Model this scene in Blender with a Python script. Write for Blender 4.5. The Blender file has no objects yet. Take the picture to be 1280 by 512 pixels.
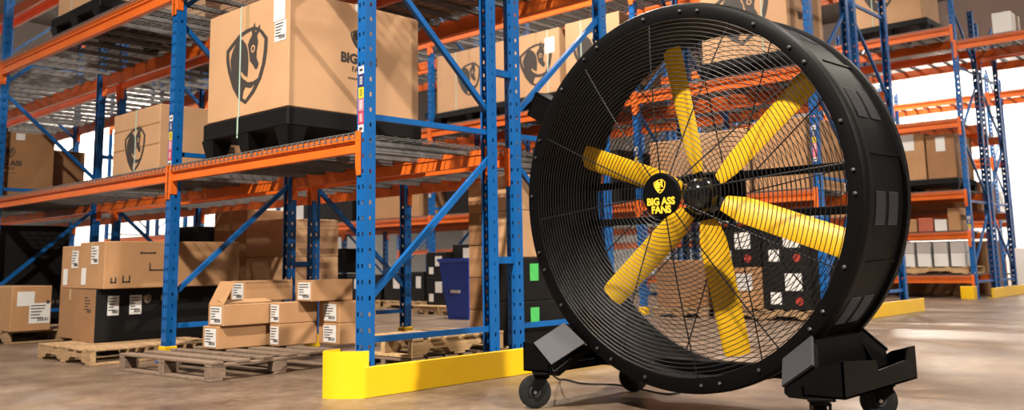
import bpy, math, random
from mathutils import Vector, Matrix
random.seed(7)
scene = bpy.context.scene
COL = scene.collection
PI = math.pi

# ------------------------------------------------------------------ camera
F_PX, PY0 = 1118.94, 170.94                     # focal length and optical axis row in the 1280x512 frame
YAW, PITCH, ROLL = -0.745358, 0.140112, -0.017235
CAM = Vector((4.5362, -3.5296, 0.75107))
def cam_axes():
    cy, sy, cp, sp = math.cos(YAW), math.sin(YAW), math.cos(PITCH), math.sin(PITCH)
    f = Vector((sy*cp, cy*cp, sp)); r = Vector((cy, -sy, 0)); u = r.cross(f)
    cr, sr = math.cos(ROLL), math.sin(ROLL)
    return cr*r + sr*u, -sr*r + cr*u, f
RV, UV, FV = cam_axes()
cd = bpy.data.cameras.new('camera')
cam = bpy.data.objects.new('camera', cd); COL.objects.link(cam)
m = Matrix((RV, UV, -FV)).transposed().to_4x4(); m.translation = CAM
cam.matrix_world = m
cd.sensor_width = 36.0; cd.sensor_fit = 'HORIZONTAL'
cd.lens = F_PX/1280*36.0
cd.shift_y = -(256-PY0)/1280
cd.clip_end = 200
cd.dof.use_dof = True; cd.dof.focus_distance = 5.0; cd.dof.aperture_fstop = 2.6
scene.camera = cam
def bp(px, py, ax, v):
    """point of the pixel's ray on the plane axis = v"""
    d = FV + RV*((px-640)/F_PX) + UV*((PY0-py)/F_PX)
    return CAM + d*((v-CAM[ax])/d[ax])

# ------------------------------------------------------------------ world, view, lamps
w = bpy.data.worlds.new('world'); scene.world = w; w.use_nodes = True
w.node_tree.nodes['Background'].inputs[0].default_value = (0.9, 0.95, 1, 1)
w.node_tree.nodes['Background'].inputs[1].default_value = 0.02
vs = scene.view_settings
vs.view_transform = 'Standard'; vs.look = 'None'; vs.gamma = 1; vs.use_curve_mapping = False
vs.exposure = 0.14
CEIL = 9.0
# high bay lamps: (x, y, watts); each hangs from the roof with its own housing; those by the left and back walls are added to brighten them
LAMPS = [(1.6, -5.5, 1900), (13.0, 0.2, 4600), (4.2, 4.3, 300), (-7.0, -5.0, 170), (-3.0, 4.7, 600), (3.4, 11.4, 260),
         (-4.5, 11.4, 500), (-10.5, 4.7, 500), (3.4, 18.3, 420), (-4.5, 18.3, 800), (3.4, 24.5, 800), (-4.5, 24.5, 1400),
         (-19, 4.7, 500), (-24, -3.5, 900), (-24.5, 11.0, 2600)]

# ------------------------------------------------------------------ materials
MATS = {}
ALB = 0.6                                       # overall reflectance of the stock and paint
def mat(name, col, rough=0.5, metal=0.0, noise=0.0, nscale=8.0, bump=0.0, bscale=60.0, emit=0.0, spec=0.5, stretch=None, coat=0.0, col2=None):
    if name in MATS: return MATS[name]
    if not emit:
        col = tuple(c*ALB for c in col); col2 = col2 and tuple(c*ALB for c in col2)
    M = bpy.data.materials.new(name); M.use_nodes = True
    nt = M.node_tree; b = nt.nodes['Principled BSDF']
    b.inputs['Base Color'].default_value = (*col, 1); b.inputs['Roughness'].default_value = rough
    b.inputs['Metallic'].default_value = metal; b.inputs['Specular IOR Level'].default_value = spec
    b.inputs['Coat Weight'].default_value = coat
    if emit:
        b.inputs['Emission Color'].default_value = (*col, 1); b.inputs['Emission Strength'].default_value = emit
    tc = nt.nodes.new('ShaderNodeTexCoord'); mp = nt.nodes.new('ShaderNodeMapping')
    nt.links.new(tc.outputs['Object'], mp.inputs[0])
    if stretch: mp.inputs['Scale'].default_value = stretch
    if noise:
        n = nt.nodes.new('ShaderNodeTexNoise'); n.inputs['Scale'].default_value = nscale; n.inputs['Detail'].default_value = 5
        nt.links.new(mp.outputs[0], n.inputs['Vector'])
        r = nt.nodes.new('ShaderNodeValToRGB'); r.color_ramp.elements[0].position = .3; r.color_ramp.elements[1].position = .72
        c2 = col2 or tuple(c*(1-noise) for c in col)
        r.color_ramp.elements[0].color = (*c2, 1); r.color_ramp.elements[1].color = (*tuple(min(1, c*(1+noise*.3)) for c in col), 1)
        nt.links.new(n.outputs['Fac'], r.inputs[0]); nt.links.new(r.outputs[0], b.inputs['Base Color'])
    if bump:
        n2 = nt.nodes.new('ShaderNodeTexNoise'); n2.inputs['Scale'].default_value = bscale
        nt.links.new(mp.outputs[0], n2.inputs['Vector'])
        bb = nt.nodes.new('ShaderNodeBump'); bb.inputs['Strength'].default_value = bump; bb.inputs['Distance'].default_value = .01
        nt.links.new(n2.outputs['Fac'], bb.inputs['Height']); nt.links.new(bb.outputs[0], b.inputs['Normal'])
    MATS[name] = M
    return M
BLUE = mat('blue_paint', (0.002, 0.122, 0.42), .38, noise=.15, nscale=5, spec=.4)
ORANGE = mat('orange_paint', (0.90, 0.165, 0.012), .42, noise=.14, nscale=4)
GUARD = mat('yellow_paint', (0.95, 0.56, 0.004), .38, noise=.06, nscale=3)
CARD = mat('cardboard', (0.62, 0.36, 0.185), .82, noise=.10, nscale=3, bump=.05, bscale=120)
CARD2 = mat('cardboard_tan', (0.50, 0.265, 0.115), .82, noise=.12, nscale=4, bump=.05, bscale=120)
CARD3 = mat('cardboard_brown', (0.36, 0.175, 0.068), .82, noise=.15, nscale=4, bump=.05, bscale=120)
BLKBOX = mat('black_carton', (0.006, 0.0055, 0.0055), .6, noise=.3, nscale=4, spec=.2)
BLKPL = mat('black_plastic', (0.004, 0.004, 0.0045), .55, bump=.1, bscale=90, spec=.15)
FANBLK = mat('black_powder_coat', (0.002, 0.002, 0.0023), .5, bump=.06, bscale=300, spec=.07)
FANGRY = mat('grey_and_lit_coat', (0.045, 0.045, 0.052), .55, bump=.04, bscale=300, spec=.15)  # on the front cradle plates this grey stands for light on the coat
WIRE = mat('guard_wire', (0.010, 0.010, 0.011), .45, spec=.2)
RUBBER = mat('rubber', (0.006, 0.006, 0.006), .7, spec=.2)
BLADE = mat('yellow_blade', (0.95, 0.55, 0.012), .45, noise=.05, nscale=6, spec=.25)
LOGOY = mat('logo_yellow', (0.9, 0.62, 0.03), .5)
INK = mat('print_ink', (0.035, 0.026, 0.022), .75)
STEEL = mat('galvanised_steel', (0.28, 0.275, 0.27), .42, metal=.45, noise=.25, nscale=14)
BOLT = mat('zinc_bolt', (0.55, 0.55, 0.55), .3, metal=1)
PAPER = mat('label_paper', (0.80, 0.79, 0.77), .7)
GREEN = mat('green_label', (0.08, 0.62, 0.13), .6)
STRAP = mat('strap', (0.50, 0.70, 0.60), .4)
WOODN = mat('new_wood', (0.62, 0.40, 0.19), .75, noise=.35, nscale=5, stretch=(1, 7, 7), bump=.1)
WOODO = mat('weathered_wood', (0.25, 0.165, 0.11), .85, noise=.5, nscale=6, stretch=(1, 8, 8), bump=.25)
WOODM = mat('pallet_wood', (0.44, 0.27, 0.13), .8, noise=.4, nscale=6, stretch=(1, 7, 7), bump=.15)
WALLW = mat('white_wall', (0.82, 0.82, 0.81), .7, noise=.04, nscale=.6)
WALLG = mat('grey_block_wall', (0.20, 0.19, 0.18), .8, noise=.1, nscale=.8)
CEILM = mat('roof_deck', (0.11, 0.10, 0.09), .7, noise=.1, nscale=1)
BIN = mat('blue_bin', (0.012, 0.075, 0.62), .45)
NAVY = mat('sticker_navy', (0.03, 0.03, 0.15), .5); STY = mat('sticker_yellow', (.85, .65, .02), .5)
STP = mat('sticker_pink', (.75, .25, .32), .5); STR = mat('sticker_red', (.72, .05, .10), .5)
REDST = mat('red_sticker', (.42, .035, .02), .5)
LENS = mat('lamp_lens', (1, .93, .84), .5, emit=12)
HOUS = mat('lamp_housing', (.5, .5, .5), .4, metal=.6)

def floor_mat():
    M = bpy.data.materials.new('polished_concrete'); M.use_nodes = True; nt = M.node_tree; b = nt.nodes['Principled BSDF']
    tc = nt.nodes.new('ShaderNodeTexCoord')
    def noise(s, d, rough=.6):
        n = nt.nodes.new('ShaderNodeTexNoise'); n.inputs['Scale'].default_value = s; n.inputs['Detail'].default_value = d
        n.inputs['Roughness'].default_value = rough; nt.links.new(tc.outputs['Object'], n.inputs['Vector']); return n
    a = noise(1.3, 10, .72); f = noise(18, 8)
    r = nt.nodes.new('ShaderNodeValToRGB')
    e = r.color_ramp.elements; e[0].position = .34; e[0].color = (.052, .031, .020, 1); e[1].position = .66; e[1].color = (.160, .115, .080, 1)
    nt.links.new(a.outputs['Fac'], r.inputs[0])
    mx = nt.nodes.new('ShaderNodeMix'); mx.data_type = 'RGBA'; mx.blend_type = 'MULTIPLY'; mx.inputs[0].default_value = .6
    r2 = nt.nodes.new('ShaderNodeValToRGB'); r2.color_ramp.elements[0].position = .35; r2.color_ramp.elements[0].color = (.5, .48, .46, 1); r2.color_ramp.elements[1].position = .6
    nt.links.new(f.outputs['Fac'], r2.inputs[0]); nt.links.new(r.outputs[0], mx.inputs[6]); nt.links.new(r2.outputs[0], mx.inputs[7])
    nt.links.new(mx.outputs[2], b.inputs['Base Color'])
    rr = nt.nodes.new('ShaderNodeMapRange'); rr.inputs['To Min'].default_value = .24; rr.inputs['To Max'].default_value = .55
    g = noise(2.2, 6); nt.links.new(g.outputs['Fac'], rr.inputs[0]); nt.links.new(rr.outputs[0], b.inputs['Roughness'])
    bb = nt.nodes.new('ShaderNodeBump'); bb.inputs['Strength'].default_value = .04; nt.links.new(f.outputs['Fac'], bb.inputs['Height'])
    nt.links.new(bb.outputs[0], b.inputs['Normal'])
    return M
FLOORM = floor_mat()

# ------------------------------------------------------------------ mesh helpers
class MB:
    def __init__(s): s.v = []; s.f = []; s.mi = []
    def add(s, vs_, fs, mi=0):
        o = len(s.v); s.v += [tuple(v) for v in vs_]; s.f += [tuple(o+i for i in f) for f in fs]; s.mi += [mi]*len(fs); return s
    def box(s, a, b, mi=0, M=None, cham=0.0):
        x0, y0, z0 = a; x1, y1, z1 = b
        vs_ = [Vector(p) for p in ((x0,y0,z0),(x1,y0,z0),(x1,y1,z0),(x0,y1,z0),(x0,y0,z1),(x1,y0,z1),(x1,y1,z1),(x0,y1,z1))]
        if M is not None: vs_ = [M @ v for v in vs_]
        return s.add(vs_, [(0,3,2,1),(4,5,6,7),(0,1,5,4),(1,2,6,5),(2,3,7,6),(3,0,4,7)], mi)
    def cbox(s, a, b, c=.005, mi=0, M=None):
        """box with chamfered edges"""
        lo = Vector(a); hi = Vector(b); vs_ = []; idx = {}
        for sx in (0, 1):
            for sy in (0, 1):
                for sz in (0, 1):
                    p = Vector((hi.x if sx else lo.x, hi.y if sy else lo.y, hi.z if sz else lo.z))
                    d = Vector((-1 if sx else 1, -1 if sy else 1, -1 if sz else 1))*c
                    for k in range(3):
                        q = p.copy()
                        for j in range(3):
                            if j != k: q[j] += d[j]
                        idx[(sx,sy,sz,k)] = len(vs_); vs_.append(q)
        fs = []
        def I(sx,sy,sz,k): return idx[(sx,sy,sz,k)]
        for k in range(3):
            o = [j for j in range(3) if j != k]
            for sgn in (0, 1):
                loop = []
                for (p, q) in ((0,0),(1,0),(1,1),(0,1)):
                    t = [0,0,0]; t[k] = sgn; t[o[0]] = p; t[o[1]] = q; loop.append(I(*t, k))
                flip = (sgn == 0) ^ (k == 1)
                fs.append(tuple(reversed(loop)) if flip else tuple(loop))
        for k in range(3):                       # edges parallel to axis k
            o = [j for j in range(3) if j != k]
            for p in (0,1):
                for q in (0,1):
                    t0 = [0,0,0]; t0[o[0]] = p; t0[o[1]] = q; t1 = list(t0); t1[k] = 1
                    fs.append((I(*t0,o[0]), I(*t1,o[0]), I(*t1,o[1]), I(*t0,o[1])))
        for t in idx:
            if t[3] == 0: fs.append((I(*t[:3],0), I(*t[:3],1), I(*t[:3],2)))
        if M is not None: vs_ = [M @ v for v in vs_]
        return s.add(vs_, fs, mi)
    def tube(s, pts, r, n=8, closed=False, mi=0, caps=True):
        pts = [Vector(p) for p in pts]; N = len(pts); rings = []
        up = None
        for i, p in enumerate(pts):
            a = pts[i-1] if (i > 0 or closed) else pts[i]; b = pts[(i+1) % N] if (i < N-1 or closed) else pts[i]
            t = (b-a).normalized()
            if up is None:
                up = t.orthogonal().normalized()
            else:
                up = (up - t*up.dot(t))
                up = up.normalized() if up.length > 1e-6 else t.orthogonal().normalized()
            q = t.cross(up); rr = r[i] if isinstance(r, (list, tuple)) else r
            rings.append([p + up*(rr*math.cos(2*PI*k/n)) + q*(rr*math.sin(2*PI*k/n)) for k in range(n)])
        vs_ = [v for g in rings for v in g]; fs = []
        for i in range(N if closed else N-1):
            j = (i+1) % N
            for k in range(n): fs.append((i*n+k, i*n+(k+1) % n, j*n+(k+1) % n, j*n+k))
        if caps and not closed: fs += [tuple(reversed(range(n))), tuple((N-1)*n+k for k in range(n))]
        return s.add(vs_, fs, mi)
    def lathe(s, prof, c=(0,0,0), axis='Y', n=64, closed=True, mi=0):
        """profile of (radius, along) turned about an axis through c"""
        c = Vector(c); vs_ = []; P = len(prof)
        for k in range(n):
            a = 2*PI*k/n; ca, sa = math.cos(a), math.sin(a)
            for (r, t) in prof:
                if axis == 'Y': vs_.append(c+Vector((r*ca, t, r*sa)))
                elif axis == 'X': vs_.append(c+Vector((t, r*ca, r*sa)))
                else: vs_.append(c+Vector((r*ca, r*sa, t)))
        fs = []
        for k in range(n):
            k2 = (k+1) % n
            for i in range(P if closed else P-1):
                j = (i+1) % P; fs.append((k*P+i, k2*P+i, k2*P+j, k*P+j))
        return s.add(vs_, fs, mi)
    def cyl(s, c, r, h0, h1, axis='Y', n=32, mi=0, ch=0.0):
        return s.lathe([(0.0001,h0),(r-ch,h0),(r,h0+ch),(r,h1-ch),(r-ch,h1),(0.0001,h1)], c, axis, n, False, mi)
    def prism(s, poly, M0, M1=None, th=.0, mi=0):
        """poly: 2D points; M0 maps (u, v, w) to 3D; extruded w: 0..th"""
        n = len(poly)
        vs_ = [M0((u, v, 0)) for u, v in poly] + [M0((u, v, th)) for u, v in poly]
        fs = [tuple(reversed(range(n))), tuple(range(n, 2*n))] + [(i, (i+1) % n, n+(i+1) % n, n+i) for i in range(n)]
        return s.add(vs_, fs, mi)
    def mesh(s, name, mats, smooth=None):
        me = bpy.data.meshes.new(name); me.from_pydata(s.v, [], s.f)
        for M in (mats if isinstance(mats, (list, tuple)) else [mats]): me.materials.append(M)
        for p, k in zip(me.polygons, s.mi): p.material_index = k
        me.validate(); me.update()
        import bmesh
        bm = bmesh.new(); bm.from_mesh(me); bmesh.ops.recalc_face_normals(bm, faces=bm.faces); bm.to_mesh(me); bm.free()
        if smooth is not None:
            me.shade_smooth()
            try: me.set_sharp_from_angle(angle=math.radians(smooth))
            except Exception: pass
        return me
    def build(s, name, mats, parent=None, loc=(0,0,0), smooth=None):
        return obj(name, s.mesh(name, mats, smooth), parent, loc)
def obj(name, me, parent=None, loc=(0,0,0), rot=None, scale=None):
    o = bpy.data.objects.new(name, me); COL.objects.link(o); o.parent = parent; o.location = loc
    if rot: o.rotation_euler = rot
    if scale: o.scale = scale
    return o
def tag(o, label, cat, group=None):
    o['label'] = label; o['category'] = cat
    if group: o['group'] = group
    return o
def thing(name, label, cat, loc=(0,0,0), rotz=0.0, group=None):
    o = bpy.data.objects.new(name, None); COL.objects.link(o); o.location = loc; o.rotation_euler = (0,0,rotz)
    o.empty_display_size = .1
    return tag(o, label, cat, group)
def struct(o): o['kind'] = 'structure'; return o

# ------------------------------------------------------------------ the hall
XL, XR, YF, YB = -27.0, 20.0, -12.0, 27.0
struct(MB().box((XL, YF, -.2), (XR, YB, 0)).build('floor', FLOORM))
struct(MB().box((XL, YF, CEIL), (XR, YB, CEIL+.2)).build('ceiling', CEILM))
struct(MB().box((XL-.2, YF, 0), (XL, YB, CEIL)).build('wall_left', WALLW))
struct(MB().box((XR, YF, 0), (XR+.2, YB, CEIL)).build('wall_right', WALLG))
struct(MB().box((XL, YB, 0), (XR, YB+.2, CEIL)).build('wall_back', WALLW))
struct(MB().box((XL, YF-.2, 0), (XR, YF, CEIL)).build('wall_front', WALLG))

hm = MB(); hm.cyl((0,0,0), .06, .22, .36, 'Z', 16); hm.lathe([(.06,.22),(.24,.0),(.25,.0),(.07,.24)], (0,0,0), 'Z', 32, True)
HOUSE_ME = hm.mesh('lamp_housing', HOUS, 40)
LENS_ME = MB().cyl((0,0,0), .235, .012, .03, 'Z', 32).mesh('lamp_lens', LENS, 40)
ROD_ME = MB().cyl((0,0,0), .012, .36, 1.0, 'Z', 10).mesh('lamp_rod', STEEL)
ORD = ['first','second','third','fourth','fifth','sixth','seventh','eighth','ninth','tenth','eleventh','twelfth']
LAMP_AT = ['in front of the nearest rack', 'far to the right of the fan', 'above the cross aisle behind the fan', 'over the front aisle at the far left', 'over the aisle behind the second rack', 'over the cross aisle beside the far right rack',
  'over the second aisle beyond the fan', 'over the rear aisle at the left', 'over the cross aisle near the most distant rack', 'over the aisle before the most distant rack', 'added by the back wall at the cross aisle to brighten the wall', 'added behind the most distant rack to brighten the back wall',
  'deep in the left rear aisle', 'added at the front aisle to brighten the left wall', 'added beyond the second rack to brighten the left wall']
for (x, y, wt), at_ in zip(LAMPS, LAMP_AT):
    t = thing('high_bay_lamp', 'round high-bay roof lamp '+at_, 'lamp', (x, y, CEIL-1.0), 0, 'high-bay lamps under the roof')
    obj('housing', HOUSE_ME, t); obj('lens', LENS_ME, t); obj('rod', ROD_ME, t)
    ld = bpy.data.lights.new('lamp_light', 'AREA'); ld.shape = 'DISK'; ld.size = .44; ld.energy = wt*1.6; ld.color = (1, .90, .78); ld.spread = math.radians(150)
    lo = bpy.data.objects.new('lamp_light', ld); COL.objects.link(lo); lo.parent = t; lo.location = (0, 0, -.01)

# ------------------------------------------------------------------ pallet racking
W = .085
def post_mesh(H, flip):
    """open C-section upright with punched holes; front web at y=0 unless flipped"""
    b = MB(); P = .1; n = int(H/P)
    def face(p0, ux, width, cols, hw, hh, nrm):
        # sheet from p0 along ux (unit, width) and z, cols: hole centres along ux
        xs = [0.0]
        for c in cols: xs += [c-hw, c+hw]
        xs.append(width)
        for i in range(n):
            z0 = i*P; zc0 = z0+P/2-hh; zc1 = z0+P/2+hh; z1 = z0+P
            for (za, zb, holes) in ((z0, zc0, False), (zc0, zc1, True), (zc1, z1, False)):
                if holes: segs = [(xs[k], xs[k+1]) for k in range(0, len(xs)-1, 2)]
                else: segs = [(0, width)]
                for (a, c) in segs:
                    q = [Vector(p0)+Vector(ux)*a+Vector((0,0,za)), Vector(p0)+Vector(ux)*c+Vector((0,0,za)),
                         Vector(p0)+Vector(ux)*c+Vector((0,0,zb)), Vector(p0)+Vector(ux)*a+Vector((0,0,zb))]
                    if flip:
                        q = [Vector((v.x, W-v.y, v.z)) for v in q]
                    b.add(q, [(0,1,2,3)])
    face((-W,0,0), (1,0,0), W, (.022, W-.022), .0075, .014, -1)
    face((0,0,0), (0,1,0), W, (W*.5,), .0075, .013, 1)
    face((-W,0,0), (0,1,0), W, (W*.5,), .0075, .013, 1)
    for x in (-.018, -W):                                   # return lips
        q = [(x, W, 0), (x+.018, W, 0), (x+.018, W, n*P), (x, W, n*P)]
        if flip: q = [(a, W-c, d) for a, c, d in q]
        b.add(q, [(0,1,2,3)])
    me = bpy.data.meshes.new('upright'); me.from_pydata(b.v, [], b.f); me.materials.append(BLUE); me.update()
    import bmesh
    bm = bmesh.new(); bm.from_mesh(me); bmesh.ops.remove_doubles(bm, verts=bm.verts, dist=1e-5); bm.to_mesh(me); bm.free()
    return me
POSTS = {}
def post(H, flip):
    if (H, flip) not in POSTS: POSTS[(H, flip)] = post_mesh(H, flip)
    return POSTS[(H, flip)]
FOOT_ME = MB().cbox((-W-.03, -.03, 0), (.03, W+.03, .012), .003).mesh('base_plate', BLUE)
SHOE_ME = MB().cbox((-W-.012, -.016, .012), (.012, W+.012, .13), .006).mesh('yellow_shoe', GUARD)
BEAMS = {}
def beam_mesh(L, h):
    key = (round(L, 3), h)
    if key not in BEAMS:
        # step profile in (y, z): y=0 front face, with a pressed groove
        d = .05
        prof = [(0,-h),(0,-h*.58),(.014,-h*.53),(.014,-h*.46),(0,-h*.41),(0,0),(d-.014,0),(d-.014,-.03),(d,-.03),(d,-h)]
        b = MB(); b.prism(prof, lambda q: (q[2], q[0], q[1]), th=L)
        BEAMS[key] = b.mesh('beam', ORANGE)
    return BEAMS[key]
CONN_ME = {}
def conn_mesh(h):
    if h not in CONN_ME:
        b = MB()
        poly = [(0,.02),(.052,.02),(.052,-h-.06),(.040,-h-.15),(.0,-h-.15)]
        b.prism(poly, lambda q: (q[0], -.006-q[2], q[1]), th=.006)
        b.cbox((.044, -.010, -h-.11), (.055, .05, .015), .002)
        for k in range(3): b.cyl((.02, -.012, -.04-k*.085), .007, -.004, .001, 'Y', 8)
        CONN_ME[h] = b.mesh('connector', ORANGE)
    return CONN_ME[h]
DECKS = {}
def deck_mesh(wd, dp):
    key = (round(wd, 3), round(dp, 3))
    if key in DECKS: return DECKS[key]
    b = MB(); r = .003
    n = max(2, round(wd/.066))
    for i in range(n+1):                                    # wires front to back, bent down over both beams
        x = .004+(wd-.008)*i/n
        b.box((x-r, -.008, .006), (x+r, dp+.008, .006+2*r)); b.box((x-r, -.008-2*r, -.03), (x+r, -.008, .006+2*r)); b.box((x-r, dp+.008, -.03), (x+r, dp+.008+2*r, .006+2*r))
    k = round(dp/.11)
    for i in range(k+1):
        y = dp*i/k
        b.box((0, y-r, .006+2*r), (wd, y+r, .006+4*r))
    for z in (-.028,):
        b.box((0, -.008-4*r, z), (wd, -.008-2*r, z+2*r))
    for f in (.14, .38, .62, .86):                          # channels under the mesh
        x = wd*f
        b.box((x-.02, .02, -.036), (x-.016, dp-.02, .005)); b.box((x+.016, .02, -.036), (x+.02, dp-.02, .005)); b.box((x-.02, .02, .001), (x+.02, dp-.02, .006))
    DECKS[key] = b.mesh('wire_deck', STEEL)
    return DECKS[key]
def brace(root, a, b_, r=.019):
    a = Vector(a); b_ = Vector(b_); d = (b_-a).normalized(); s = d.cross(Vector((1,0,0))).normalized()
    m_ = MB(); hw = .017; hd = .019; vs_ = []
    for p in (a, b_):
        for (i, j) in ((-1,-1),(1,-1),(1,1),(-1,1)): vs_.append(p+Vector((i*hw,0,0))+s*(j*hd))
    m_.add(vs_, [(0,3,2,1),(4,5,6,7),(0,1,5,4),(1,2,6,5),(2,3,7,6),(3,0,4,7)])
    return m_.build('brace', BLUE, root)
D = 1.22
def rack(label, Y0, frames, H, bays, mirror=False, sticker=(), X0=0.0, extra_low=(), shoes=()):
    """frames: x of the right edge of each upright frame; bays[i]: list of (top z, height) between frames i and i+1"""
    t = thing('pallet_rack', label, 'rack', (X0, Y0, 0))
    mY = (lambda y: D-y) if mirror else (lambda y: y)
    for i, X in enumerate(frames):
        for back in (0, 1):
            y = D-W if back else 0
            u = obj('upright', post(H, bool(back)), t, (X, y, 0))
            obj('base_plate', FOOT_ME, u)
            if i in shoes: obj('foot_shoe', SHOE_ME, u)
        xm = X-W/2
        zs = .29
        brace(t, (xm, W*.4, .29), (xm, D-W*.4, .29))
        lo = .50; k = 0
        up = True
        z = .52
        while z < H-.9:
            za, zb = z, z+1.0
            ya, yb = (W*.5, D-W*.5) if up else (D-W*.5, W*.5)
            brace(t, (xm, mY(ya), za), (xm, mY(yb), zb))
            if k % 2 == 0 and z+1.2 < H: brace(t, (xm, W*.4, zb+.19), (xm, D-W*.4, zb+.19))
            z = zb+(.34 if k % 2 == 0 else .1); up = not up; k += 1
    for i, lv in enumerate(bays):
        xr = frames[i]-W; xl = frames[i+1]; L = xr-xl
        for (zt, h, deck) in lv:
            for back in (0, 1):
                bm_ = obj('beam', beam_mesh(L, h), t, (xl, D if back else 0, zt), None)
                if back: bm_.rotation_euler = (0,0,PI); bm_.location = (xr, D, zt)
                c1 = obj('connector', conn_mesh(h), bm_, (L+.052, 0, 0)); c1.scale = (-1,1,1); c1.location = (L+.05, 0, 0)
                c2 = obj('connector', conn_mesh(h), bm_, (-.05, 0, 0))
            if deck:
                nd = max(1, round(L/1.25)); wd = L/nd-.01
                for k in range(nd): obj('wire_deck', deck_mesh(wd, D), t, (xl+.005+k*(wd+.01), 0, zt))
    return t
FX = [0, -2.587, -6.90, -11.25, -15.6, -19.95]
Z1, Z2, Z3 = 1.593, 3.215, 4.86
LV1 = [(Z1, .117, True), (Z2, .16, True), (Z3, .16, False)]
RA = rack('blue and orange pallet rack nearest the camera, carrying the large printed carton', 0.0, FX[:5], 5.3, [LV1]*4, shoes=(1,))
RB = rack('blue and orange pallet rack standing back to back behind the nearest rack', 1.40, FX[:5], 5.3, [LV1]*4, mirror=True, shoes=(1,))
LVC = [(1.57, .13, True), (3.10, .16, True), (4.70, .16, True)]
RC = rack('pallet rack across the aisle, seen through the fan with printed cartons on its middle level', 6.80, FX[:6], 6.2, [LVC]*5, shoes=(1,))
RD = rack('pallet rack back to back with the one across the aisle, behind the fan drum', 8.20, FX[:6], 6.2, [LVC]*5, mirror=True)
FE = [x-.28 for x in FX[:5]]
LVE = [(.40, .13, True), (1.17, .12, True), (1.90, .14, True), (3.20, .16, True), (4.90, .16, True)]
RE = rack('far pallet rack at the right edge with white cartons on its low shelves', 13.60, [3.6]+FE, 5.4, [[(4.60, .16, True)]]+[LVE]*4)
RF = rack('far pallet rack behind the shelves of white cartons at the right edge', 15.00, [3.6]+FE[:4], 5.3, [[(4.60, .16, True)]]+[LVC]*3, mirror=True)
RG = rack('most distant pallet rack in front of the white back wall', 20.4, [2.35, -1.55, -4.14, -8.45], 5.3, [LVC[2:]]+[LVC]*2)
# row spacers between the two back-to-back racks
for z in (.75, 2.15, 3.6):
    for X in FX[:3]: MB().box((X-.06, -.179, z), (X-.02, 0, z+.05)).build('row_spacer', BLUE, RB)
# location stickers on the two front uprights
sm = MB()
zz = 0.0
for (h, mi) in ((.055, 0), (.085, 4), (.085, 3), (.075, 2), (.085, 1), (.055, 0)):
    sm.box((-.058, -.0016, zz), (-.004, 0, zz+h-.004), mi)
    if mi == 0: sm.box((-.048, -.0022, zz+h*.3), (-.014, -.0016, zz+h*.62), 5)
    else:
        for k in range(5): sm.box((-.045, -.0022, zz+h*(.2+.13*k)), (-.017, -.0016, zz+h*(.26+.13*k)), 0 if mi == 1 else 5 if mi == 2 else 0)
    zz += h
ST_ME = sm.mesh('sticker_strip', [PAPER, NAVY, STY, STP, STR, INK])
ups = [o for o in RA.children if o.name.startswith('upright')]
for o in ups:
    if abs(o.location.y) < .01 and o.location.x > -3: obj('sticker_strip', ST_ME, o, (-.012, -.001, 1.60))
for R_, zs in ((RE, 1.0), (RC, 1.9)):
    for o in [o for o in R_.children if o.name.startswith('upright')]:
        if abs(o.location.y) < .01 and o.location.x > -7.5: obj('sticker_strip', ST_ME, o, (-.012, -.001, zs))

# ------------------------------------------------------------------ yellow rack-end guards
def guard(label, Y0, Y1, x, wrap):
    t = thing('rack_end_guard', label, 'guard', (x, Y0, 0))
    L = Y1-Y0
    MB().cbox((-.03, 0, 0), (0, L, .175), .004).build('rail', GUARD, t)
    MB().cbox((-.10, 0, 0), (-.03, L, .012), .003).build('foot_flange', GUARD, t)
    if wrap:
        pl = [(.0, .02), (-.035, -.035), (-.10, -.095), (-.17, -.135), (-.225, -.14), (-.255, -.10), (-.26, .0)]
        th = .012; b = MB(); n = len(pl)
        inn = []
        for i, (px, py) in enumerate(pl):
            a = Vector(pl[max(0, i-1)]); c = Vector(pl[min(n-1, i+1)]); d = (c-a).normalized(); inn.append((px+d.y*th, py-d.x*th))
        H = .265
        vs_ = [(x_, y_, 0) for x_, y_ in pl]+[(x_, y_, H) for x_, y_ in pl]+[(x_, y_, 0) for x_, y_ in inn]+[(x_, y_, H) for x_, y_ in inn]
        fs = []
        for i in range(n-1):
            fs += [(i, i+1, n+i+1, n+i), (2*n+i, 3*n+i, 3*n+i+1, 2*n+i+1), (n+i, n+i+1, 3*n+i+1, 3*n+i), (i, 2*n+i, 2*n+i+1, i+1)]
        fs += [(0, n, 3*n, 2*n), (n-1, 3*n-1, 4*n-1, 2*n-1)]
        b.add(vs_, fs); b.build('corner_shield', GUARD, t, smooth=50)
    for k in range(int(L/.6)+1):
        MB().cyl((-.065, .12+k*.6, 0), .014, .012, .03, 'Z', 8).build('anchor_bolt', BOLT, t)
    return t
guard('yellow steel guard along the end of the nearest rack, with a tall rounded corner', -.24, 2.66, .33, True)
guard('yellow steel guard at the rack end just right of the fan drum', 6.55, 9.62, .14, False)
guard('low yellow steel guard at the far right edge of the picture', 13.9, 17.2, -.12, False)
t = thing('column_guard', 'short yellow post guard beside the foot of the far right blue upright', 'guard', (-.40, 13.42, 0))
MB().cbox((-.1, -.04, 0), (.12, .0, .22), .006).build('front_plate', GUARD, t); MB().cbox((.09, 0, 0), (.12, .14, .22), .006).build('side_plate', GUARD, t)

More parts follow.
